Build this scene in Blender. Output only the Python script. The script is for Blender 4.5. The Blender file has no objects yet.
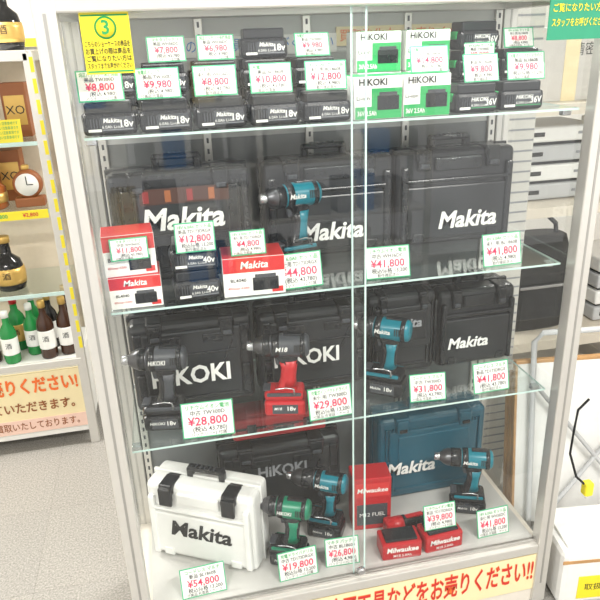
import bpy, bmesh, math, random
from math import radians as rad, pi, sin, cos
from mathutils import Vector, Matrix
random.seed(7)
S=bpy.context.scene
S.view_settings.view_transform='Standard'
# ------------------------------------------------------------------ materials
MATS={}
def mk(name,col,rough=.5,metal=0,var=.06,scale=40,bump=0,emit=0):
    if name in MATS: return MATS[name]
    m=bpy.data.materials.new(name); m.use_nodes=True; nt=m.node_tree; b=nt.nodes['Principled BSDF']
    b.inputs['Roughness'].default_value=rough; b.inputs['Metallic'].default_value=metal
    tc=nt.nodes.new('ShaderNodeTexCoord'); n=nt.nodes.new('ShaderNodeTexNoise'); n.inputs['Scale'].default_value=scale; n.inputs['Detail'].default_value=3
    nt.links.new(tc.outputs['Object'],n.inputs['Vector'])
    mx=nt.nodes.new('ShaderNodeMix'); mx.data_type='RGBA'
    c0=[max(0,c*(1-var)) for c in col]; c1=[min(1,c*(1+var)) for c in col]
    mx.inputs[6].default_value=(*c0,1); mx.inputs[7].default_value=(*c1,1)
    nt.links.new(n.outputs['Fac'],mx.inputs[0]); nt.links.new(mx.outputs[2],b.inputs['Base Color'])
    if bump:
        bp=nt.nodes.new('ShaderNodeBump'); bp.inputs['Strength'].default_value=bump; bp.inputs['Distance'].default_value=.002
        nt.links.new(n.outputs['Fac'],bp.inputs['Height']); nt.links.new(bp.outputs['Normal'],b.inputs['Normal'])
    if emit:
        nt.links.new(mx.outputs[2],b.inputs['Emission Color']); b.inputs['Emission Strength'].default_value=emit
    MATS[name]=m; return m
def glassmat(name,tint=(.97,.985,.98),base=.05,edge=.7,rough=.02,veil=0):
    m=bpy.data.materials.new(name); m.use_nodes=True; nt=m.node_tree; nt.nodes.clear()
    out=nt.nodes.new('ShaderNodeOutputMaterial'); mix=nt.nodes.new('ShaderNodeMixShader')
    tr=nt.nodes.new('ShaderNodeBsdfTransparent'); tr.inputs[0].default_value=(*tint,1)
    gl=nt.nodes.new('ShaderNodeBsdfGlossy'); gl.inputs['Roughness'].default_value=rough; gl.inputs[0].default_value=(1,1,1,1)
    lw=nt.nodes.new('ShaderNodeLayerWeight'); lw.inputs[0].default_value=.5
    p=nt.nodes.new('ShaderNodeMath'); p.operation='POWER'; p.inputs[1].default_value=4
    q=nt.nodes.new('ShaderNodeMath'); q.operation='MULTIPLY_ADD'; q.inputs[1].default_value=edge; q.inputs[2].default_value=base
    nt.links.new(lw.outputs['Facing'],p.inputs[0]); nt.links.new(p.outputs[0],q.inputs[0]); nt.links.new(q.outputs[0],mix.inputs[0])
    nt.links.new(tr.outputs[0],mix.inputs[1]); nt.links.new(gl.outputs[0],mix.inputs[2])
    if veil:  # pale diffuse mixed into the glass for a veil of reflected light
        df=nt.nodes.new('ShaderNodeBsdfDiffuse'); df.inputs[0].default_value=(.9,.92,.92,1); m2=nt.nodes.new('ShaderNodeMixShader')
        tc=nt.nodes.new('ShaderNodeTexCoord'); n=nt.nodes.new('ShaderNodeTexNoise'); n.inputs['Scale'].default_value=2.2; n.inputs['Detail'].default_value=5
        mr=nt.nodes.new('ShaderNodeMapRange'); mr.inputs[3].default_value=veil*.6; mr.inputs[4].default_value=veil*1.4
        nt.links.new(tc.outputs['Object'],n.inputs['Vector']); nt.links.new(n.outputs['Fac'],mr.inputs[0]); nt.links.new(mr.outputs[0],m2.inputs[0])
        nt.links.new(mix.outputs[0],m2.inputs[1]); nt.links.new(df.outputs[0],m2.inputs[2]); nt.links.new(m2.outputs[0],out.inputs[0])
    else: nt.links.new(mix.outputs[0],out.inputs[0])
    MATS[name]=m; return m
GLASS=glassmat('clear_glass',base=.052,veil=.006); SHELFG=glassmat('shelf_glass',(.93,.97,.96),.08,.6,.03,.008)
GEDGE=mk('glass_edge',(.55,.72,.68),.15)
ALU=mk('aluminium',(.68,.665,.63),.33,.55,.04)
ALUD=mk('aluminium_shade',(.42,.41,.39),.4,.6)
BLK=mk('black_plastic',(.012,.0135,.017),.24,0,.1,60)
BLK2=mk('black_plastic_grain',(.016,.018,.022),.28,0,.06,400,.04)
CHAR=mk('charcoal_plastic',(.05,.055,.065),.4,0,.1,90)
RUB=mk('black_rubber',(.01,.01,.011),.6)
WHT=mk('white_plastic',(.80,.80,.78),.35)
PAPER=mk('white_paper',(.86,.86,.83),.6,0,.02)
TEAL=mk('teal_plastic',(.0,.17,.23),.3)
TEALD=mk('dark_teal_plastic',(.005,.085,.135),.28,0,.05,80)
GRN=mk('green_plastic',(.008,.20,.11),.3)
RED=mk('red_plastic',(.46,.012,.018),.32)
REDP=mk('red_print',(.60,.03,.03),.5)
GRP=mk('green_print',(.02,.36,.10),.5)
GRB=mk('green_border',(.06,.45,.22),.5)
MAG=mk('magenta_print',(.75,.01,.09),.5)
INK=mk('ink_black',(.02,.02,.02),.6)
YEL=mk('yellow_card',(.85,.72,.03),.5,0,.03)
ORG=mk('orange_print',(.85,.17,.03),.5)
BLUE=mk('blue_print',(.03,.22,.6),.5)
CREAM=mk('cream_board',(.86,.74,.45),.5,0,.03)
STEEL=mk('steel',(.55,.55,.57),.25,.9)
DSTEEL=mk('dark_steel',(.12,.12,.13),.3,.8)
GREY=mk('grey_plastic',(.28,.29,.31),.5)
LGREY=mk('light_grey_plastic',(.50,.51,.52),.45)
BROWN=mk('brown_print',(.3,.10,.03),.5)
WOOD=mk('wood_edge',(.48,.27,.11),.5,0,.25,25)
# ------------------------------------------------------------------ builder
I4=Matrix.Identity(4)
def T(x=0,y=0,z=0): return Matrix.Translation((x,y,z))
def R(a,ax): return Matrix.Rotation(rad(a),4,ax)
_txt={}
def textgeo(s,shear=0,bold=0,align='CENTER'):
    k=(s,shear,bold,align)
    if k not in _txt:
        c=bpy.data.curves.new('t','FONT'); c.body=s; c.size=1; c.align_x=align; c.align_y='CENTER'; c.resolution_u=2; c.shear=shear; c.offset=bold
        o=bpy.data.objects.new('t',c); S.collection.objects.link(o)
        dg=bpy.context.evaluated_depsgraph_get(); e=o.evaluated_get(dg); me=e.to_mesh()
        _txt[k]=([v.co.copy() for v in me.vertices],[tuple(p.vertices) for p in me.polygons])
        e.to_mesh_clear(); bpy.data.objects.remove(o); bpy.data.curves.remove(c)
    return _txt[k]
_bx={}
class B:
    def __init__(s,name): s.n=name; s.V=[]; s.F=[]; s.MI=[]; s.SM=[]; s.mats=[]; s.X=I4
    def add(s,V,F,mat,M=I4,smooth=False):
        if mat not in s.mats: s.mats.append(mat)
        mi=s.mats.index(mat); o=len(s.V); MM=s.X@M
        s.V+= [MM@Vector(v) for v in V]
        for f in F: s.F.append(tuple(i+o for i in f)); s.MI.append(mi); s.SM.append(smooth)
    def box(s,c,d,mat,bev=0,M=I4,seg=2):
        k=(tuple(round(q,5) for q in d),round(bev,5),seg)
        if k not in _bx:
            bm=bmesh.new(); bmesh.ops.create_cube(bm,size=1); bmesh.ops.scale(bm,vec=d,verts=bm.verts)
            if bev: bmesh.ops.bevel(bm,geom=bm.edges[:],offset=min(bev,min(d)*.49),segments=seg,profile=.5,affect='EDGES')
            bm.verts.index_update(); _bx[k]=([v.co.copy() for v in bm.verts],[tuple(v.index for v in f.verts) for f in bm.faces]); bm.free()
        V,F=_bx[k]; s.add(V,F,mat,M@T(*c))
    def b2(s,x0,x1,y0,y1,z0,z1,mat,bev=0,M=I4): s.box(((x0+x1)/2,(y0+y1)/2,(z0+z1)/2),(abs(x1-x0),abs(y1-y0),abs(z1-z0)),mat,bev,M)
    def lathe(s,prof,mat,M=I4,seg=20,smooth=True):
        V=[];F=[];n=len(prof)
        for r,h in prof:
            for i in range(seg):
                a=2*pi*i/seg; V.append((r*cos(a),r*sin(a),h))
        for j in range(n-1):
            for i in range(seg):
                k=(i+1)%seg; F.append((j*seg+i,j*seg+k,(j+1)*seg+k,(j+1)*seg+i))
        F.append(tuple(reversed(range(seg)))); F.append(tuple((n-1)*seg+i for i in range(seg)))
        s.add(V,F,mat,M,smooth)
    def loft(s,secs,mat,M=I4,seg=20,e=.6):
        V=[];F=[]
        for cx,cy,cz,rx,ry in secs:
            for i in range(seg):
                a=2*pi*i/seg; ca,sa=cos(a),sin(a)
                V.append((cx+rx*math.copysign(abs(ca)**e,ca),cy+ry*math.copysign(abs(sa)**e,sa),cz))
        n=len(secs)
        for j in range(n-1):
            for i in range(seg):
                k=(i+1)%seg; F.append((j*seg+i,j*seg+k,(j+1)*seg+k,(j+1)*seg+i))
        F.append(tuple(reversed(range(seg)))); F.append(tuple((n-1)*seg+i for i in range(seg)))
        s.add(V,F,mat,M,True)
    def tube(s,pts,r,mat,M=I4,seg=8):
        pts=[Vector(p) for p in pts]; V=[];F=[]
        for j,p in enumerate(pts):
            d=(pts[min(j+1,len(pts)-1)]-pts[max(j-1,0)]).normalized()
            u=d.cross(Vector((0.13,.31,1))).normalized(); w=d.cross(u)
            for i in range(seg):
                a=2*pi*i/seg; V.append(p+r*(cos(a)*u+sin(a)*w))
        for j in range(len(pts)-1):
            for i in range(seg):
                k=(i+1)%seg; F.append((j*seg+i,j*seg+k,(j+1)*seg+k,(j+1)*seg+i))
        F.append(tuple(range(seg))); F.append(tuple((len(pts)-1)*seg+i for i in reversed(range(seg))))
        s.add(V,F,mat,M,True)
    def text(s,st,size,mat,M,shear=0,bold=0,align='CENTER',maxw=None,upright=True,sx=1):
        V,F=textgeo(st,shear,bold,align)
        if not V: return
        k=size
        if maxw:
            w=(max(v.x for v in V)-min(v.x for v in V))*size
            if w>maxw: sx=sx*maxw/w
        Q=R(90,'X') if upright else I4
        s.add(V,F,mat,M@Q@Matrix.Diagonal((k*sx,k,1,1)))
    def quad(s,x0,x1,z0,z1,y,mat,M=I4): s.add([(x0,y,z0),(x1,y,z0),(x1,y,z1),(x0,y,z1)],[(0,1,2,3)],mat,M)
    def done(s,loc=(0,0,0),rz=0,parent=None,rot=None):
        me=bpy.data.meshes.new(s.n); me.from_pydata([tuple(v) for v in s.V],[],s.F)
        for m in s.mats: me.materials.append(m)
        me.polygons.foreach_set('material_index',s.MI); me.polygons.foreach_set('use_smooth',s.SM); me.update()
        o=bpy.data.objects.new(s.n,me); S.collection.objects.link(o); o.location=loc
        o.rotation_euler=rot if rot else (0,0,rad(rz))
        if parent: o.parent=parent
        return o
def inst(o,loc,rz=0):
    n=o.name.split('.')[0]; k=bpy.data.objects.new(n,o.data); S.collection.objects.link(k); k.location=loc; k.rotation_euler=(0,0,rad(rz)); return k
def empty(n,loc=(0,0,0)):
    e=bpy.data.objects.new(n,None); S.collection.objects.link(e); e.location=loc; return e
# ------------------------------------------------------------------ camera
cd=bpy.data.cameras.new('camera'); cam=bpy.data.objects.new('camera',cd); S.collection.objects.link(cam); S.camera=cam
Rm=Matrix.Rotation(rad(-11.9),4,'Z')@Matrix.Rotation(rad(68.2),4,'X')@Matrix.Rotation(rad(-2.1),4,'Z')
cam.matrix_world=T(.133,-1.44,1.75)@Rm; cd.lens=39; cd.sensor_width=36; cd.clip_start=.05
# ------------------------------------------------------------------ room
def floor_mat():
    m=mk('floor_vinyl',(.28,.27,.25),.4,0,.1,3)
    nt=m.node_tree; b=nt.nodes['Principled BSDF']; tc=[n for n in nt.nodes if n.type=='TEX_COORD'][0]
    br=nt.nodes.new('ShaderNodeTexBrick'); br.offset=0; br.inputs['Scale'].default_value=1; br.inputs['Brick Width'].default_value=.45; br.inputs['Row Height'].default_value=.45
    br.inputs['Mortar Size'].default_value=.002; br.inputs['Color1'].default_value=(.29,.278,.255,1); br.inputs['Color2'].default_value=(.275,.265,.245,1); br.inputs['Mortar'].default_value=(.24,.23,.21,1)
    nt.links.new(tc.outputs['Object'],br.inputs['Vector'])
    sp=nt.nodes.new('ShaderNodeTexNoise'); sp.inputs['Scale'].default_value=150; nt.links.new(tc.outputs['Object'],sp.inputs['Vector'])
    mx=nt.nodes.new('ShaderNodeMix'); mx.data_type='RGBA'; mx.blend_type='OVERLAY'; mx.inputs[0].default_value=.8
    nt.links.new(br.outputs['Color'],mx.inputs[6]); nt.links.new(sp.outputs['Fac'],mx.inputs[7]); nt.links.new(mx.outputs[2],b.inputs['Base Color'])
    return m
o=B('floor'); o.b2(-3,4,-3.5,3.2,-.05,0,floor_mat()); o.done()
WALL=mk('wall_paint',(.80,.78,.74),.7,0,.03,8)
o=B('wall_back'); o.b2(-3,4,3.0,3.1,0,2.7,WALL); o.done()
o=B('wall_left'); o.b2(-3,-2.9,-3.5,3.0,0,2.7,WALL); o.done()
o=B('wall_right'); o.b2(3.9,4,-3.5,3.0,0,2.7,WALL); o.done()
o=B('ceiling'); o.b2(-3,4,-3.5,3.1,2.7,2.78,mk('ceiling_tile',(.85,.85,.83),.8,0,.03)); o.done()
o=B('baseboard_back'); o.b2(-2.9,3.9,2.985,2.999,0,.08,CHAR); o.done()
LAMP=mk('lamp_housing',(.85,.85,.85),.4)
for i,(x,y) in enumerate([(-1.2,-1.6),(1.4,-1.6),(-1.2,1.3),(1.6,1.3)]):
    o=B('ceiling_light'); o.b2(-.62,.62,-.12,.12,-.05,0,LAMP,.01); o.done((x,y,2.699))
    l=bpy.data.lights.new('ceiling_lamp','AREA'); l.shape='RECTANGLE'; l.size=1.2; l.size_y=.2; l.energy=78; l.color=(1,.965,.91)
    q=bpy.data.objects.new('ceiling_lamp',l); S.collection.objects.link(q); q.location=(x,y,2.64)
w=bpy.data.worlds.new('w'); S.world=w; w.use_nodes=True; bg=w.node_tree.nodes['Background']; bg.inputs[0].default_value=(1,.985,.96,1); bg.inputs[1].default_value=1.6
# unseen goods rack behind the camera, added for reflections in the glass
g=empty('unseen_goods_rack'); f=B('frame')
for x in (-1.6,-.4,.8,2.0):
    for y in (-3.2,-2.85): f.b2(x-.02,x+.02,y-.02,y+.02,0,1.6,WHT)
for zz in (.2,.6,1.0,1.4):
    f.b2(-1.6,2.0,-3.2,-2.85,zz-.02,zz,WHT); x=-1.5
    while x<1.8:
        ww=random.uniform(.08,.25); hh=random.uniform(.12,.3); f.b2(x,x+ww,-3.15,-2.92,zz,zz+hh,random.choice([CREAM,BLUE,PAPER,GREY,GREY,PAPER,LGREY]),.004); x+=ww+.05
f.done(parent=g)
# ------------------------------------------------------------------ main showcase
XL,XR,D=-.02,1.165,.47
ZS=[1.574,1.175,.792]; ZB=.259; ZT=1.812
sc=empty('glass_showcase')
f=B('frame')
PW=.045
for x0,x1 in ((XL-PW,XL),(XR,XR+PW)):
    for y0,y1 in ((-.03,.012),(D-.035,D)):
        f.b2(x0,x1,y0,y1,0.02,ZT+.05,ALU,.004)
        f.b2((x0+x1)/2-.003,(x0+x1)/2+.003,y0-.001,y0+.01,.1,ZT,ALUD)
f.b2(XL-PW,XR+PW,-.028,.012,ZT,ZT+.05,ALU,.004)
f.b2(XL-PW,XR+PW,D-.035,D,ZT,ZT+.05,ALU,.004)
for x0,x1 in ((XL-PW,XL),(XR,XR+PW)): f.b2(x0,x1,.01,D-.03,ZT,ZT+.05,ALU,.004)
f.b2(XL,XR,-.028,.010,ZB-.035,ZB-.002,ALU,.003)
f.b2(XL,XR,-.012,-.006,ZB-.004,ZB+.006,ALUD); f.b2(XL,XR,.002,.006,ZB-.004,ZB+.006,ALUD)
for x in (XL-.02,XR+.02):
    for y in (0,D-.02): f.lathe([(.018,0),(.018,.012),(.008,.014),(.008,.03)],RUB,T(x,y,0),12)
f.done(parent=sc)
o=B('plinth'); o.b2(XL-PW+.005,XR+PW-.005,-.018,D-.01,.02,ZB-.036,mk('plinth_board',(.75,.7,.62),.5)); o.done(parent=sc)
o=B('display_deck'); o.b2(XL,XR,.011,D-.036,ZB-.03,ZB-.0005,mk('deck_board',(.56,.55,.53),.3)); o.done(parent=sc)
o=B('roof_panel'); o.b2(XL,XR,.012,D-.036,ZT+.03,ZT+.045,PAPER); o.done(parent=sc)
for i,z in enumerate(ZS):
    o=B('shelf_%d'%(i+1)); V=[(XL+.01,.02,z-.006),(XR-.01,.02,z-.006),(XR-.01,.445,z-.006),(XL+.01,.445,z-.006)]; V+=[(a,b,z-.0005) for a,b,_ in V]
    o.add(V,[(3,2,1,0),(4,5,6,7)],SHELFG); o.add(V,[(0,1,5,4),(1,2,6,5),(2,3,7,6),(3,0,4,7)],GEDGE)
    for sx in (XL+.02,XR-.02):
        for y in (.06,.40): o.b2(sx-.012,sx+.012,y-.01,y+.01,z-.022,z-.0062,STEEL,.003)
    o.done(parent=sc)
o=B('sliding_door_left'); o.quad(XL+.002,.60,ZB,ZT,-.009,GLASS); o.b2(.598,.602,-.0110,-.007,ZB,ZT,GEDGE); o.b2(.575,.60,-.016,-.0095,ZB+.02,ZB+.035,STEEL,.002)
o.lathe([(.011,0),(.011,.012),(.006,.014)],STEEL,T(.588,-.012,ZB+.028)@R(90,'X')); o.done(parent=sc)
o=B('sliding_door_right'); o.quad(.572,XR-.002,ZB,ZT,.004,GLASS); o.b2(.569,.573,.002,.006,ZB,ZT,GEDGE); o.done(parent=sc)
for nm,x in (('side_glass_left',XL-.02),('side_glass_right',XR+.02)):
    o=B(nm); o.add([(x,.01,ZB-.02),(x,D-.03,ZB-.02),(x,D-.03,ZT),(x,.01,ZT)],[(0,1,2,3)],GLASS); o.done(parent=sc)
o=B('back_panel'); o.b2(XL,XR,D-.022,D-.012,1.50,ZT,mk('back_panel_white',(.55,.56,.55),.45,0,.15,6))
o.b2(XL,XR,D-.022,D-.012,ZB,1.50,mk('back_panel_shaded',(.17,.18,.185),.3,0,.3,5))  # back panel coloured pale above, darker below for the dim interior
for x in (XL+.015,.28,.575,.87,XR-.015):
    o.b2(x-.011,x+.011,D-.034,D-.022,ZB,ZT,ALU,.002)
    z=ZB+.03
    while z<ZT-.02:
        o.b2(x-.003,x+.003,D-.0352,D-.0338,z,z+.014,CHAR); z+=.03
o.b2(.14,.66,D-.030,D-.0238,1.715,1.765,PAPER)
o.text('お会計の際は係員をお呼びください',.036,BLUE,T(.40,D-.031,1.74),maxw=.5)
o.b2(.66,1.1,D-.030,D-.0238,1.73,1.78,CREAM); o.text('買取強化中!! お売りください',.034,ORG,T(.88,D-.031,1.755),maxw=.42)
o.done(parent=sc)
o=B('banner'); o.b2(XL-.0,XR,-.0225,-.0185,.075,.216,CREAM)
o.text('高価買取・電動工具・油圧工具などをお売りください!!',.098,ORG,T(.585,-.0232,.150),bold=.028,maxw=1.15)
o.text('高価買取・電動工具・油圧工具などをお売りください!!',.098,REDP,T(.585,-.0240,.150),bold=.004,maxw=1.15)
o.done(parent=sc)
o=B('notice_sign'); o.b2(.018,.112,-.0135,-.0115,1.700,1.812,YEL)
o.b2(.021,.109,-.0142,-.0134,1.703,1.706,GRP); o.b2(.021,.109,-.0142,-.0134,1.806,1.809,GRP)
o.lathe([(.021,0),(.021,.0006)],GRP,T(.065,-.0136,1.785)@R(90,'X'),32); o.lathe([(.0175,0),(.0175,.0008)],YEL,T(.065,-.0140,1.785)@R(90,'X'),32)
o.text('3',.036,GRP,T(.065,-.0152,1.7845),bold=.02)
for i,l in enumerate(['こちらのショーケースの商品を','お買上げの際は商品を','ご覧になりたい方は','スタッフまでお声がけください']): o.text(l,.0125,INK,T(.065,-.0146,1.755-.0135*i),maxw=.086,bold=.01)
o.done()
o=B('shop_notice'); o.b2(1.015,1.165,-.0335,-.0310,1.730,1.850,mk('dark_green_card',(.03,.30,.17),.5))
for i,l in enumerate(['ショーケースの商品を','ご覧になりたい方は','スタッフをお呼びください']): o.text(l,.019,YEL,T(1.09,-.035,1.825-.030*i),maxw=.135,bold=.01)
o.done()
# ------------------------------------------------------------------ price tags
TIT=['充電式インパクトドライバ','マキタ バッテリ','リチウムイオン電池','充電ドライバドリル','18V 6.0Ah セット品','コードレス マルチ','純正バッテリー未使用品']
def tag(x,y,z,wd=.1,ht=.08,price='12,800',lean=14,rz=0,foot=True):
    o=B('price_tag'); M=R(-lean,'X')
    o.b2(-wd/2,wd/2,0,.0015,0,ht,GRB,0,M); e=.0030
    o.b2(-wd/2+e,wd/2-e,-.0006,.0002,e,ht-e,PAPER,0,M)
    k=ht/.08
    o.text(random.choice(TIT),.0120*k,GRP,M@T(0,-.0012,ht*.85),maxw=wd*.84,bold=.015)
    o.text(random.choice(['美品','中古','新品','未使用'])+' '+random.choice(['TD173DRGX','BL1860B','WH36DC','TW300D']),.0125*k,INK,M@T(0,-.0012,ht*.69),maxw=wd*.82,bold=.01)
    o.text('¥'+price,.0265*k,MAG,M@T(0,-.0012,ht*.45),bold=.015,maxw=wd*.80)
    o.text(random.choice(['(税込 43,780)','税込価格 13,200','(税込 4,980)']),.0135*k,INK,M@T(0.004,-.0012,ht*.23),maxw=wd*.8,bold=.01)
    o.text(random.choice(['付属品:充電器・ケース','バッテリー×2 付属','動作確認済み']),.0095*k,INK,M@T(0,-.0012,ht*.09),maxw=wd*.84)
    if foot: o.add([(-wd*.2,.0015+ht*.5*sin(rad(lean)),ht*.5),(wd*.2,.0015+ht*.5*sin(rad(lean)),ht*.5),(wd*.2,ht*.35,0),(-wd*.2,ht*.35,0)],[(0,1,2,3)],PAPER)
    return o.done((x,y,z+.0005),rz)
# ------------------------------------------------------------------ battery
def battery(acc=None,txt='18v',brand='Makita',h=.046):
    o=B('power_tool_battery')
    o.box((0,0,h/2),(.112,.074,h),BLK,.009)
    o.box((0,0,h+.009),(.098,.060,.024),BLK2,.004)
    o.box((0,-.026,h+.014),(.090,.005,.010),CHAR,.001); o.box((0,.026,h+.014),(.090,.005,.010),CHAR,.001)
    o.box((.02,0,h+.0205),(.05,.034,.003),GREY,.001)
    for i in range(5): o.box((-.012+i*.011,0,h+.0205),(.002,.028,.0035),DSTEEL)
    o.box((-.052,0,h*.75),(.012,.036,.02),acc or CHAR,.004)
    for i in range(4): o.box((-.038+i*.006,-.0372,h*.5),(.0022,.0015,h*.5),CHAR)
    o.box((.015,-.0370,h*.5),(.066,.0012,h*.62),CHAR,.0004)
    o.b2(-.016,.048,-.0382,-.0375,h*.24,h*.27,acc or GREY)
    o.text(brand,.013,PAPER,T(.004,-.0385,h*.66),shear=.2,bold=.02); o.text(txt,.021,PAPER,T(.034,-.0385,h*.50),bold=.02,maxw=.028)
    o.text('6.0Ah Li-ion',.009,PAPER,T(.006,-.0385,h*.38))
    o.b2(-.045,-.018,-.0380,-.0372,h*.18,h*.30,PAPER)
    return o
bm_=battery().done((.045,.075,ZS[0])); h40=battery(None,'40v','Makita',.052)
for x in (.163,.283,.403,.525): inst(bm_,(x,.075,ZS[0]),random.uniform(-3,3))
for x,n in ((.05,2),(.172,2),(.294,2),(.416,3),(.538,2)):
    for k in range(n): inst(bm_,(x,.235,ZS[0]+k*.0690),random.uniform(-4,4))
for x in (.05,.172,.294,.416,.538): 
    for k in range(2): inst(bm_,(x,.345,ZS[0]+k*.0690),random.uniform(-3,3))
hb=battery(GRP,'36V','HiKOKI').done((.893,.075,ZS[0])); inst(hb,(1.012,.075,ZS[0]),-3)
for k in range(3): inst(hb,(.970,.235,ZS[0]+.0690*k),3)
for k in range(2): inst(hb,(1.095,.235,ZS[0]+.0690*k),-3)
def carton(w,d,h,c,brand,bandm,style=0):
    o=B('battery_carton'); o.box((0,0,h/2),(w,d,h),c,.0015)
    y=-d/2-.0006
    if style==0:
        o.b2(-w/2+.001,w/2-.001,y,-d/2+.001,h*.62,h-.001,bandm); o.b2(-w/2+.001,w/2-.001,-d/2+.001,d/2-.001,h-.001,h+.0006,bandm)
        o.text(brand,h*.26,PAPER,T(0,y-.0006,h*.80),shear=.2,bold=.02,maxw=w*.7)
        o.box((w*.18,y,h*.30),(w*.42,.002,h*.34),BLK,.0008); o.box((w*.18,y,h*.50),(w*.34,.002,h*.10),CHAR,.0005)
        o.text('BL4040',h*.13,INK,T(-w*.26,y-.0004,h*.42),bold=.01,maxw=w*.36); o.text('40Vmax 4.0Ah',h*.09,bandm,T(-w*.26,y-.0004,h*.22),maxw=w*.36)
        o.b2(w*.28,w*.46,y-.0004,y,h*.06,h*.2,bandm)
    else:
        o.b2(-w/2+.001,w/2-.001,y,-d/2+.001,.001,h*.30,bandm); o.b2(-w/2+.001,w/2-.001,-d/2+.001,d/2-.001,h-.001,h+.0006,bandm)
        o.b2(-w*.15,w/2-.001,y,-d/2+.001,h*.30,h*.72,bandm)
        o.text(brand,h*.22,INK,T(-w*.12,y-.0006,h*.86),bold=.02,maxw=w*.62); o.text('Li-ion',h*.15,INK,T(-w*.33,y-.0006,h*.5),maxw=w*.28)
        o.box((w*.20,y,h*.38),(w*.46,.002,h*.34),BLK,.0008); o.box((w*.20,y,h*.58),(w*.38,.002,h*.10),CHAR,.0005)
        o.text('36V 2.5Ah',h*.16,PAPER,T(-w*.25,y-.0006,h*.14),bold=.02,maxw=w*.4)
    return o
c=carton(.114,.10,.094,PAPER,'HiKOKI',GRP,1).done((.645,.085,ZS[0])); inst(c,(.765,.085,ZS[0]),-2)
inst(c,(.70,.24,ZS[0]),2); inst(c,(.70,.24,ZS[0]+.095),-2); inst(c,(.83,.24,ZS[0]),2); inst(c,(.83,.24,ZS[0]+.095),-3)
for a in [(.036,.045,.069,'8,800'),(.155,.045,.069,'9,980'),(.277,.045,.069,'8,800'),(.400,.045,.069,'10,800'),(.525,.045,.069,'12,800'),(.905,.045,.069,'9,800'),(1.020,.045,.069,'9,980')]:
    tag(a[0],a[1],ZS[0]+a[2],.094,.064,a[3],14,random.uniform(-6,6))
for a in [(.185,.205,.138,.058,'7,800'),(.300,.205,.138,.058,'6,980'),(.535,.205,.138,.055,'9,980'),(1.09,.21,.138,.05,'8,800')]:
    tag(a[0],a[1],ZS[0]+a[2],.088,a[3],a[4],14,random.uniform(-6,6))
tag(.97,.192,ZS[0]+.100,.085,.055,'9,800',4,0,False)
tag(.775,.05,ZS[0]+.095,.094,.060,'14,800')
# ------------------------------------------------------------------ tool cases
def case(w,h,d,m,tm,txt,tz,tw,mr=None,style=0,latch=None,shear=.18,tx=0):
    o=B('power_tool_case'); mr=mr or m; latch=latch or BLK
    d1=d*.55
    o.box((0,d1/2,h/2),(w,d1,h),m,.018,seg=3); o.box((0,(d1+d)/2+.001,h/2),(w,d-d1,h),mr,.018,seg=3)
    o.box((0,d1,h/2),(w+.006,.012,h+.006),mr,.003)
    if style==0:
        o.box((0,-.002,h*.60),(w*.82,.014,h*.52),m,.005); o.box((0,-.006,h*.62),(w*.66,.014,h*.36),mr,.004)
        for sx in (-1,1):
            for i in range(3): o.box((sx*(w*.37+i*.012),-.001,h*.5),(.006,.012,h*.78),mr,.002)
        o.box((0,-.001,h*.12),(w*.7,.008,.012),mr,.003)
        ty=-.0135 if tz>h*.45 else -.0078
        if tz<=h*.45: o.box((tx,-.0035,tz),(tw*1.15,.008,tw*.32),m,.002); ty=-.0078
        if .34*h<tz<=h*.45: ty=-.0135
    elif style==1:
        o.box((0,-.003,h*.5),(w*.80,.014,h*.80),m,.006)
        for sx in (-1,1):
            o.box((sx*w*.43,-.002,h*.76),(w*.07,.016,h*.30),mr,.004); o.box((sx*w*.43,-.002,h*.27),(w*.07,.016,h*.36),mr,.004)
            o.box((sx*w*.17,-.008,h*.80),(w*.16,.010,h*.10),mr,.003,)
        o.box((0,-.010,h*.64),(w*.7,.008,.006),mr,.002); o.box((0,-.010,h*.14),(w*.7,.008,.006),mr,.002)
        for sx in (-1,1): o.box((sx*w*.26,-.009,h*.56),(.006,.008,h*.42),mr,.002,T(sx*w*.26,0,h*.56)@R(sx*22,'Y')@T(-sx*w*.26,0,-h*.56))
        ty=-.0145
    else:
        o.box((0,-.003,h*.36),(w*.86,.012,h*.56),m,.005)
        for sx in (-1,1):
            o.box((sx*w*.44,-.004,h*.45),(w*.06,.02,h*.8),mr,.006)
            o.box((sx*w*.32,-.006,h*.10),(w*.10,.012,h*.10),mr,.004)
        o.box((0,-.006,h*.70),(w*.9,.016,.010),mr,.003); o.box((0,-.004,h*.86),(w*.40,.012,h*.14),mr,.005); ty=-.0096
    o.text(txt,tw/2.9,tm,T(tx,ty-.0008,tz),shear=shear,bold=.028,maxw=tw)
    for sx in (-1,1):
        o.box((sx*w*.29,d1*.30,h-.012),(w*.13,d1*.9,.034),latch,.006); o.box((sx*w*.29,-.008,h-.028),(w*.11,.014,.052),latch,.005)
        o.box((sx*w*.29,-.016,h-.040),(w*.07,.006,.012),CHAR if latch is BLK else BLK,.002)
    for sx in (-1,1): o.box((sx*w*.15,d1,h+.010),(.020,.022,.036),latch,.005)
    o.box((0,d1,h+.026),(w*.34,.026,.016),latch,.006)
    for i in range(5): o.box((-.03+i*.015,d1,h+.0345),(.004,.02,.003),CHAR)
    for sx in (-1,1): o.box((sx*w*.3,d1,.003),(.05,d*.5,.006),mr,.002)
    return o
z=ZS[1]
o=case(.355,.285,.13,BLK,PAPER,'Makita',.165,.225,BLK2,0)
o.b2(-.10,.12,-.0150,-.0132,.207,.246,mk('reflection_brown',(.06,.02,.012),.5))  # coloured band painted on for shelf goods reflected in the glass
for i in range(4): o.b2(-.093+i*.054,-.078+i*.054,-.0156,-.0148,.212,.241,mk('reflection_orange',(.32,.10,.03),.5) if i%2 else mk('reflection_red',(.25,.02,.02),.5))
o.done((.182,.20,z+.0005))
case(.37,.275,.12,BLK2,PAPER,'Makita',.072,.20,BLK,2).done((.590,.275,z+.0005),0)
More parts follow.
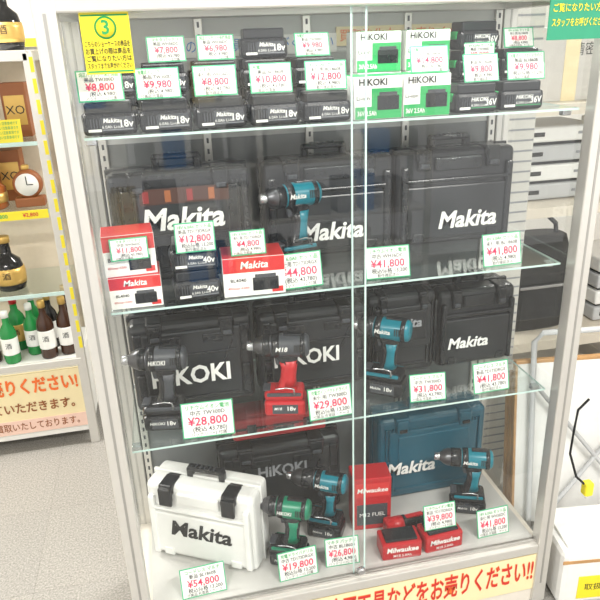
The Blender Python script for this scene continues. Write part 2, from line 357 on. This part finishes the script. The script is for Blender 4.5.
case(.36,.275,.12,BLK2,PAPER,'Makita',.072,.20,BLK,2,tx=.035).done((.965,.275,z+.0005),0)
z=ZS[2]
case(.335,.265,.13,BLK2,PAPER,'HiKOKI',.105,.215,BLK,1,shear=0,tx=-.01).done((.172,.20,z+.0005))
case(.315,.255,.13,BLK2,PAPER,'HiKOKI',.115,.19,BLK,1,shear=0,tx=-.025).done((.515,.20,z+.0005))
case(.215,.26,.13,BLK2,GREY,'Makita',.17,.12,BLK,0).done((.79,.22,z+.0005))
case(.25,.25,.13,BLK2,PAPER,'Makita',.080,.145,BLK,2,tx=-.03).done((1.03,.22,z+.0005))
z=ZB
o=case(.35,.27,.125,WHT,INK,'Makita',.12,.22,WHT,2)
for sx in (-1,1): o.box((sx*.1015,-.014,.236),(.042,.012,.060),BLK,.004); o.box((sx*.1015,.028,.262),(.042,.07,.016),BLK,.004)
o.done((.140,.165,z),-30)
case(.40,.29,.11,BLK2,GREY,'HiKOKI',.20,.16,BLK,1,shear=0).done((.42,.305,z))
case(.385,.32,.12,TEALD,PAPER,'Makita',.130,.19,TEALD,0,latch=TEALD,tx=-.082).done((.94,.295,z))
# flat red case lying across the black case
o=B('red_tool_case'); DRED=mk('deep_red_plastic',(.36,.010,.016),.3)
o.box((0,0,.020),(.30,.115,.040),DRED,.008); o.box((0,0,.0575),(.30,.115,.033),DRED,.008); o.box((0,0,.040),(.304,.119,.006),BLK,.001)
for sx in (-1,1): o.box((sx*.09,-.060,.040),(.03,.008,.03),BLK,.003)
o.tube([(-.04,-.058,.04),(-.04,-.075,.04),(.04,-.075,.04),(.04,-.058,.04)],.005,BLK); o.box((0,0,.074),(.2,.07,.004),DRED,.002)
o.done((.42,.355,z+.3265))
o=B('red_tool_carton'); o.box((0,.04,.10),(.125,.08,.20),RED,.004); o.b2(-.055,.055,-.0012,.001,.13,.18,REDP); o.text('Milwaukee',.024,PAPER,T(0,-.0020,.155),shear=.15,bold=.02,maxw=.10)
o.b2(-.05,.05,-.0012,.001,.02,.10,CHAR); o.text('M12 FUEL',.020,PAPER,T(0,-.002,.06),maxw=.09); o.done((.685,.172,z),-6)
# shelf 2 cartons + 40V batteries
z=ZS[1]
carton(.120,.10,.078,PAPER,'Makita',REDP).done((.052,.085,z)); carton(.118,.09,.098,PAPER,'Makita',REDP).done((.046,.088,z+.0788),3)
b=h40.done((.195,.075,z),3); inst(b,(.195,.075,z+.0750),-2)
carton(.150,.10,.098,PAPER,'Makita',REDP).done((.335,.080,z),-3)
tag(.200,.026,z+.125,.092,.070,'12,800',5,0,False); tag(.325,.045,z+.099,.085,.060,'4,800'); tag(.050,.030,z+.120,.085,.052,'11,800',2,3,False)
# ------------------------------------------------------------------ cordless driver
def driver(body,acc=BLK,bat=BLK,metal=DSTEEL,label='Makita',lh=.23,long=0,grip=None):
    o=B('cordless_impact_driver'); H=.200; grip=grip or acc
    o.box((.004,0,.024),(.114,.074,.046),bat,.009); o.box((.004,-.0375,.024),(.07,.0012,.028),CHAR,.0004)
    o.text('18v',.018,PAPER,T(.02,-.0388,.026),bold=.02); o.text(label,.012,PAPER,T(-.016,-.0388,.026),shear=.2,bold=.01)
    o.box((-.052,0,.034),(.012,.034,.018),acc,.004)
    o.box((.002,0,.060),(.108,.068,.026),grip,.009); o.box((.002,0,.066),(.094,.071,.010),body,.003)
    o.box((-.046,0,.073),(.02,.04,.006),CHAR,.002)
    o.loft([(.006,0,.066,.036,.028),(.010,0,.080,.026,.022),(.014,0,.105,.0215,.0185),(.017,0,.135,.022,.0185),(.016,0,.155,.025,.020)],grip,e=.75)
    o.loft([(.017,0,.150,.0245,.0198),(.016,0,.158,.0255,.0203),(.010,0,.176,.034,.024),(.008,0,.186,.040,.026)],acc,e=.75)
    o.loft([(.014,0,.082,.0225,.0228),(.017,0,.105,.017,.0195),(.020,0,.135,.017,.0195),(.020,0,.160,.021,.022)],body if grip is acc else grip,e=.75)
    o.box((-.012,0,.158),(.016,.016,.030),CHAR,.005,T(-.012,0,.158)@R(-8,'Y')@T(.012,0,-.158)); o.box((0,0,.176),(.014,.052,.008),acc,.002)
    Mx=T(0,0,H)@R(-90,'Y')
    o.lathe([(.012,-.074),(.024,-.073),(.030,-.068),(.032,-.058),(.0325,-.03),(.0325,.0),(.031,.022),(.029,.028)],body,Mx,24)
    o.lathe([(.0335,-.062),(.0338,-.054),(.0335,-.050)],acc,Mx,24); o.lathe([(.0332,.006),(.0336,.020),(.0318,.024)],acc,Mx,24)
    for i in range(5):
        for s_ in (-1,1): o.box((.036+i*.006,s_*.0315,H+.004),(.003,.004,.020),INK,.0005)
    o.box((.03,0,H+.033),(.05,.018,.006),acc,.002)
    o.text(label,.018,PAPER,T(.0,-.0338,H+.002),shear=.2,bold=.02,maxw=.045)
    L=long
    o.lathe([(.029,.024),(.0295,.034),(.028,.052+L),(.022,.066+L),(.0165,.072+L),(.0155,.076+L)],metal,Mx,24)
    o.lathe([(.0125,.074+L),(.0135,.077+L),(.0135,.090+L),(.0115,.094+L),(.005,.0945+L)],STEEL,Mx,20)
    o.lathe([(.0303,.030),(.0306,.046+L*.6),(.0295,.050+L*.6)],acc,Mx,24)
    o.tube([(.03,-.030,.072),(.03,-.044,.072),(.03,-.044,.090),(.01,-.044,.094),(-.02,-.044,.090)],.0022,STEEL)
    return o
z=ZS[1]
driver(TEAL).done((.470,.200,z+.0005),12)
tag(.448,.045,z,.122,.088,'44,800',14,4); tag(.680,.045,z,.118,.082,'41,800',14,-3); tag(1.0,.045,z,.112,.086,'41,800',14,2)
z=ZS[2]
driver(CHAR,BLK,label='HiKOKI').done((.080,.125,z+.0005),-10)
driver(CHAR,BLK,RED,label='M18',grip=RED).done((.405,.110,z+.0005),-14)
driver(TEAL).done((.705,.135,z+.0005),-35)
tag(.188,.035,z,.135,.095,'28,800',14,-3); tag(.520,.035,z,.122,.088,'29,800',14,3); tag(.805,.045,z,.105,.080,'31,800',14,-5); tag(1.0,.045,z,.112,.088,'41,800',14,2)
z=ZB
driver(GRN,BLK,label='HiKOKI').done((.395,.11,z),-25); driver(TEAL,BLK,metal=DSTEEL,long=.03).done((.535,.200,z),-30)
driver(TEAL,BLK,long=.02).done((1.025,.190,z),-22)
tag(.130,.035,z,.13,.085,'54,800',25,3); tag(.410,.030,z,.12,.09,'19,800',14,4); tag(.550,.045,z,.105,.090,'26,800',14,-3); tag(1.050,.045,z,.11,.092,'41,800',14,2)
def redpack():
    o=B('red_battery_pack'); o.box((0,0,.030),(.125,.075,.060),RED,.006); o.box((0,0,.063),(.10,.055,.010),BLK,.003)
    o.text('Milwaukee',.026,PAPER,T(0,-.0388,.038),shear=.15,bold=.03,maxw=.10); o.text('M18 5.0Ah',.013,PAPER,T(0,-.0388,.016),bold=.01); return o
p=redpack().done((.735,.060,z),-4); inst(p,(.870,.062,z),3)
tag(.865,.045,z+.0685,.105,.082,'39,800')
o=B('cordless_ratchet_wrench'); Mx=T(0,0,.03)@R(90,'Y')
o.lathe([(.012,-.10),(.022,-.097),(.026,-.085),(.026,-.03),(.022,-.02),(.021,.04),(.024,.05),(.024,.06)],BLK,Mx,20)
o.lathe([(.0265,-.09),(.027,-.06),(.0265,-.04)],RED,Mx,20); o.lathe([(.022,.058),(.018,.075),(.012,.085),(.011,.11)],STEEL,Mx,20)
o.box((.118,0,.030),(.034,.034,.026),DSTEEL,.008); o.box((.118,0,.048),(.013,.013,.018),STEEL,.002); o.box((0,0,.053),(.06,.016,.008),RED,.003)
o.box((-.085,0,.028),(.03,.045,.052),RED,.008)
o.done((.815,.140,z+.002),3)
# ------------------------------------------------------------------ LEFT background liquor showcase
ls=empty('liquor_showcase'); X0,X1,Y0,Y1=-1.35,-.30,1.37,1.80
f=B('frame')
for x in (X0,X1):
    for y in (Y0,Y1): f.b2(x-.02,x+.02,y-.015,y+.015,0,1.74,ALU,.003)
for y in (Y0,Y1): f.b2(X0,X1,y-.015,y+.015,1.71,1.75,ALU,.003)
for x in (X0,X1): f.b2(x-.015,x+.015,Y0,Y1,1.71,1.75,ALU,.003)
f.b2(X0+.015,X1-.015,Y0+.015,Y1-.015,1.735,1.7495,PAPER)
f.b2(X0,X1,Y0+.01,Y1-.01,.06,.42,PAPER); f.b2(X0,X1,Y1-.005,Y1+.005,.42,1.72,mk('case_back_warm',(.80,.70,.55),.6))
f.b2(X0,X1,Y0-.018,Y0+.0,.42,.45,ALU,.002)
for i in range(16):
    zz=.5+i*.078; f.b2(X1+.004,X1+.018,Y0-.0175,Y0-.0155,zz,zz+.055,YEL)
f.done(parent=ls)
for i,zz in enumerate((.76,1.127,1.405)):
    o=B('shelf_%d'%(i+1)); o.b2(X0+.02,X1-.02,Y0+.02,Y1-.02,zz-.008,zz,SHELFG); o.b2(X0+.02,X1-.02,Y0+.014,Y0+.02,zz-.012,zz+.004,GEDGE)
    if i==1:
        o.b2(X0+.02,X1-.03,Y0+.008,Y0+.013,zz-.03,zz+.006,YEL)
        for k in range(8): o.text('¥%d,800'%random.randint(2,9),.022,GRP if k%2 else REDP,T(X1-.10-k*.12,Y0+.007,zz-.012),bold=.02)
    o.done(parent=ls)
o=B('banner'); o.b2(X0+.02,X1-.02,Y0-.010,Y0+.008,.10,.40,CREAM); o.b2(X0+.02,X1-.02,Y0-.012,Y0-.009,.10,.17,mk('pale_pink',(.85,.6,.5),.5))
o.text('お酒をお売りください!',.085,ORG,T(X1-.03,Y0-.0125,.335),bold=.035,align='RIGHT',maxw=.62); o.text('高価買取していただきます。',.058,BROWN,T(X1-.03,Y0-.0135,.23),bold=.02,align='RIGHT',maxw=.6); o.text('どんなお酒も高価買取いたしております。',.045,BROWN,T(X1-.03,Y0-.0135,.135),bold=.01,align='RIGHT',maxw=.65)
o.done(parent=ls)
def bottle(hh,r,gm,lm,cap,kind=0):
    o=B('liquor_bottle')
    if kind==0: pr=[(r*.9,0),(r,.01),(r,hh*.58),(r*.85,hh*.66),(r*.42,hh*.76),(r*.36,hh*.92),(r*.42,hh*.94)]
    elif kind==1: pr=[(r*.95,0),(r*1.05,.02),(r*1.1,hh*.35),(r*.9,hh*.55),(r*.4,hh*.66),(r*.34,hh*.9),(r*.4,hh*.93)]
    else: pr=[(r*.9,0),(r,.008),(r,hh*.72),(r*.6,hh*.80),(r*.5,hh*.9)]
    o.lathe(pr,gm,I4,20)
    if kind==1: o.lathe([(r*1.10,hh*.12),(r*1.125,hh*.2),(r*1.135,hh*.34),(r*1.08,hh*.42)],lm,I4,20)
    else: o.lathe([(r*1.012,hh*.18),(r*1.015,hh*.2),(r*1.015,hh*.48),(r*1.012,hh*.5)],lm,I4,20)
    o.lathe([(r*.45,hh*.88),(r*.45,hh*.995),(r*.4,hh)],cap,I4,14)
    o.text('酒',r*.6,INK,T(0,-r*1.14-.001,hh*.30)) if kind==1 else o.text('酒',r*.8,INK,T(0,-r*1.02-.001,hh*.36)); return o
BG=mk('brown_bottle_glass',(.05,.02,.01),.1); GG=mk('green_bottle_glass',(.02,.25,.06),.1); DK=mk('dark_bottle_glass',(.012,.012,.012),.1)
GOLD=mk('gold_label',(.65,.42,.12),.35,.5)
bs=[bottle(.28,.038,BG,PAPER,GOLD).done((-.365,1.50,.4205)),bottle(.25,.036,GG,PAPER,PAPER).done((-.52,1.54,.4205)),bottle(.27,.036,DK,PAPER,GOLD).done((-.445,1.60,.4205)),
    bottle(.24,.06,DK,GOLD,GOLD,1).done((-.56,1.52,.7605)),bottle(.26,.04,GG,GOLD,RED).done((-.60,1.62,.4205))]
inst(bs[0],(-.70,1.5,.4205)); inst(bs[1],(-.61,1.47,.4205)); inst(bs[0],(-.45,1.48,.4205)); inst(bs[3],(-.72,1.55,.7605)); inst(bs[2],(-.85,1.55,.4205))
inst(bs[0],(-.37,1.66,.4205)); inst(bs[1],(-.53,1.67,.4205))
o=B('gift_decanter'); o.lathe([(.05,0),(.06,.01),(.06,.09),(.03,.12),(.018,.13),(.018,.16),(.03,.165),(.03,.2)],mk('amber',(.35,.1,.02),.15)); o.lathe([(.061,.03),(.0615,.05),(.061,.07)],GOLD); o.done((-.56,1.50,1.1275))
o=B('mantel_clock'); o.box((0,0,.02),(.12,.06,.04),BROWN,.006); o.lathe([(.055,0),(.06,.01),(.06,.04),(.05,.05)],BROWN,T(0,.025,.095)@R(90,'X'),28); o.lathe([(.047,0),(.047,.004)],PAPER,T(0,-.024,.095)@R(90,'X'),28); o.b2(-.002,.002,-.030,-.0285,.095,.13,INK); o.b2(0,.025,-.030,-.0285,.093,.097,INK); o.box((0,0,.165),(.03,.03,.02),GOLD,.006)
o.done((-.41,1.50,1.1275))
o=B('boxed_liquor'); o.box((0,0,.11),(.10,.10,.22),BROWN,.002); o.b2(-.04,.04,-.0515,-.0495,.05,.17,GOLD); o.text('XO',.05,INK,T(0,-.0525,.11)); k=o.done((-.70,1.54,1.1275)); inst(k,(-.50,1.68,1.1275))
inst(bs[3],(-.56,1.50,1.4055)); inst(k,(-.42,1.64,1.4055)) ; inst(bs[0],(-.68,1.55,1.4055))
for x in (-.60,-.44):
    o=B('notice_card'); o.b2(-.06,.06,-.002,.002,0,.09,YEL,0,R(-10,'X'))
    for i in range(4): o.text('お取扱い注意事項です',.014,GRP,R(-10,'X')@T(0,-.0032,.075-.018*i),maxw=.1)
    o.b2(-.02,.02,0,.04,0,.002,YEL); o.done((x,1.405,1.406))
inst(bs[3],(-.385,1.50,1.7505)); inst(bs[3],(-.55,1.6,1.7505))
r2=empty('back_display_shelf'); f=B('frame')
for x in (-.9,.15,1.35):
    for y in (2.2,2.55): f.b2(x-.015,x+.015,y-.015,y+.015,0,1.9,WHT,.003)
f.b2(-.9,1.35,2.54,2.56,0,1.9,mk('display_back',(.72,.70,.66),.6))
for zz in (.3,.68,1.05,1.42,1.8):
    f.b2(-.9,1.35,2.19,2.55,zz-.02,zz,WHT,.002); f.b2(-.9,1.35,2.180,2.189,zz-.035,zz+.003,BLUE if zz in(1.05,1.42) else YEL)
    for k in range(14): f.text('%d,%d80'%(random.randint(1,9),random.randint(1,9)),.025,PAPER if zz in (1.05,1.42) else REDP,T(-.8+k*.15,2.179,zz-.016),bold=.02)
f.done(parent=r2)
for x in (-.72,-.45,-.30,-.17,-.04,.1): inst(random.choice(bs[:4]),(x,2.32,1.0505))
for x in (-.6,-.40,-.22,-.08,): inst(random.choice(bs[:4]),(x,2.32,.6805)); inst(random.choice(bs[:4]),(x+.05,2.32,1.4205))
# ------------------------------------------------------------------ RIGHT background
BEI=mk('beige_board',(.7,.64,.54),.5)
o=B('slatwall_panel'); o.b2(1.18,1.375,.56,.58,.0,1.95,mk('slat_white',(.62,.61,.57),.5))
z_=.15
while z_<1.9: o.b2(1.182,1.373,.5585,.5602,z_,z_+.006,GREY); z_+=.035
o.done()
rk=empty('storage_rack'); f=B('frame')
for x in (1.42,2.5):
    for y in (.75,1.25): f.b2(x-.02,x+.02,y-.02,y+.02,0,1.95,WHT,.003)
for zz in (.12,.55,1.12,1.50): f.b2(1.42,2.5,.74,1.26,zz-.025,zz,BEI,.002); f.b2(1.42,2.5,.728,.739,zz-.035,zz+.005,BEI)
f.done(parent=rk)
o=B('black_shoulder_bag'); o.loft([(0,0,0,.17,.10),(0,0,.02,.19,.12),(0,0,.18,.19,.12),(0,0,.32,.18,.10),(0,0,.40,.16,.07)],RUB,e=.6)
o.tube([(-.13,0,.38),(-.12,0,.44),(-.05,0,.50),(.05,0,.50),(.12,0,.44),(.13,0,.38)],.010,BLK); o.box((0,-.12,.14),(.24,.02,.16),BLK,.008); o.box((0,-.132,.21),(.2,.006,.012),STEEL,.002)
o.done((1.64,.95,.5505))
o=B('game_console')
for i in range(4): o.box((0,0,.035+i*.075),(.34,.26,.062),[LGREY,WHT,LGREY,WHT][i],.008); o.box((-.1,-.131,.035+i*.075),(.08,.003,.016),INK); o.box((.1,-.131,.035+i*.075),(.03,.004,.01),GREY)
for i in range(3): o.box((0,0,.0725+i*.075),(.3,.22,.013),RUB)
k=o.done((1.66,.98,1.1205)); inst(k,(2.1,.98,1.1205)); inst(k,(2.1,.98,.5505))
o=B('storage_carton'); o.box((0,0,.13),(.36,.3,.26),mk('carton_grey',(.6,.58,.55),.7),.003); o.b2(-.03,.03,-.152,-.149,0,.26,CREAM); o.text('精密機器',.05,INK,T(.1,-.1505,.18)); k=o.done((1.68,1.0,1.5005)); inst(k,(2.2,1.0,1.5005)); inst(k,(1.75,1.0,.1205)); inst(k,(2.2,1.0,.1205))
o=B('folding_table')
Mt=R(-9,'X')
for i,(y,c) in enumerate(((0,WHT),(.032,WHT),(.064,WHT))):
    o.b2(0,.60,y,y+.022,.06,.68-.05*i,c,.005,Mt); o.b2(-.004,.604,y-.002,y+.024,.675-.05*i,.688-.05*i,WOOD,.003,Mt); o.b2(-.006,.004,y-.001,y+.023,.06,.68-.05*i,WOOD,.003,Mt)
o.tube([(0.05,-.02,.0),(.05,-.02,.76),(.08,-.02,.79),(.48,-.02,.79),(.51,-.02,.76),(.51,-.02,0)],.010,LGREY,Mt)
o.tube([(.06,-.035,.05),(.50,-.035,.60)],.008,LGREY,Mt); o.tube([(.50,-.035,.05),(.06,-.035,.60)],.008,LGREY,Mt)
o.done((1.26,.26,0.012),-8)
o=B('power_cord'); pts=[(0,0,.50),(-.02,-.02,.44),(-.03,-.03,.36),(-.01,-.05,.28),(.02,-.06,.25)]
o.tube([(.05,.02,.52)]+pts,.004,RUB); o.box((.03,-.06,.235),(.03,.03,.05),YEL,.006); o.box((.03,-.06,.205),(.008,.003,.018),STEEL)
o.done((1.36,.13,.12))
o=B('white_appliance_box'); o.box((0,0,.11),(.44,.22,.22),WHT,.02); o.box((0,0,.225),(.40,.18,.012),PAPER,.004); o.b2(-.16,.0,-.1125,-.1095,.03,.12,YEL); o.text('取扱注意',.03,INK,T(-.08,-.1132,.075)); o.b2(-.22,.22,-.111,-.1085,.175,.188,WOOD,.001); o.b2(-.01,.08,.01,.04,.2305,.236,GREY,.002)
o.done((1.48,.03,0),-8)
l=bpy.data.lights.new('showcase_lamp','AREA'); l.shape='RECTANGLE'; l.size=1.05; l.size_y=.03; l.energy=3.2; l.color=(1,.97,.92)
q=bpy.data.objects.new('showcase_lamp',l); S.collection.objects.link(q); q.location=(.575,.06,ZT+.02)
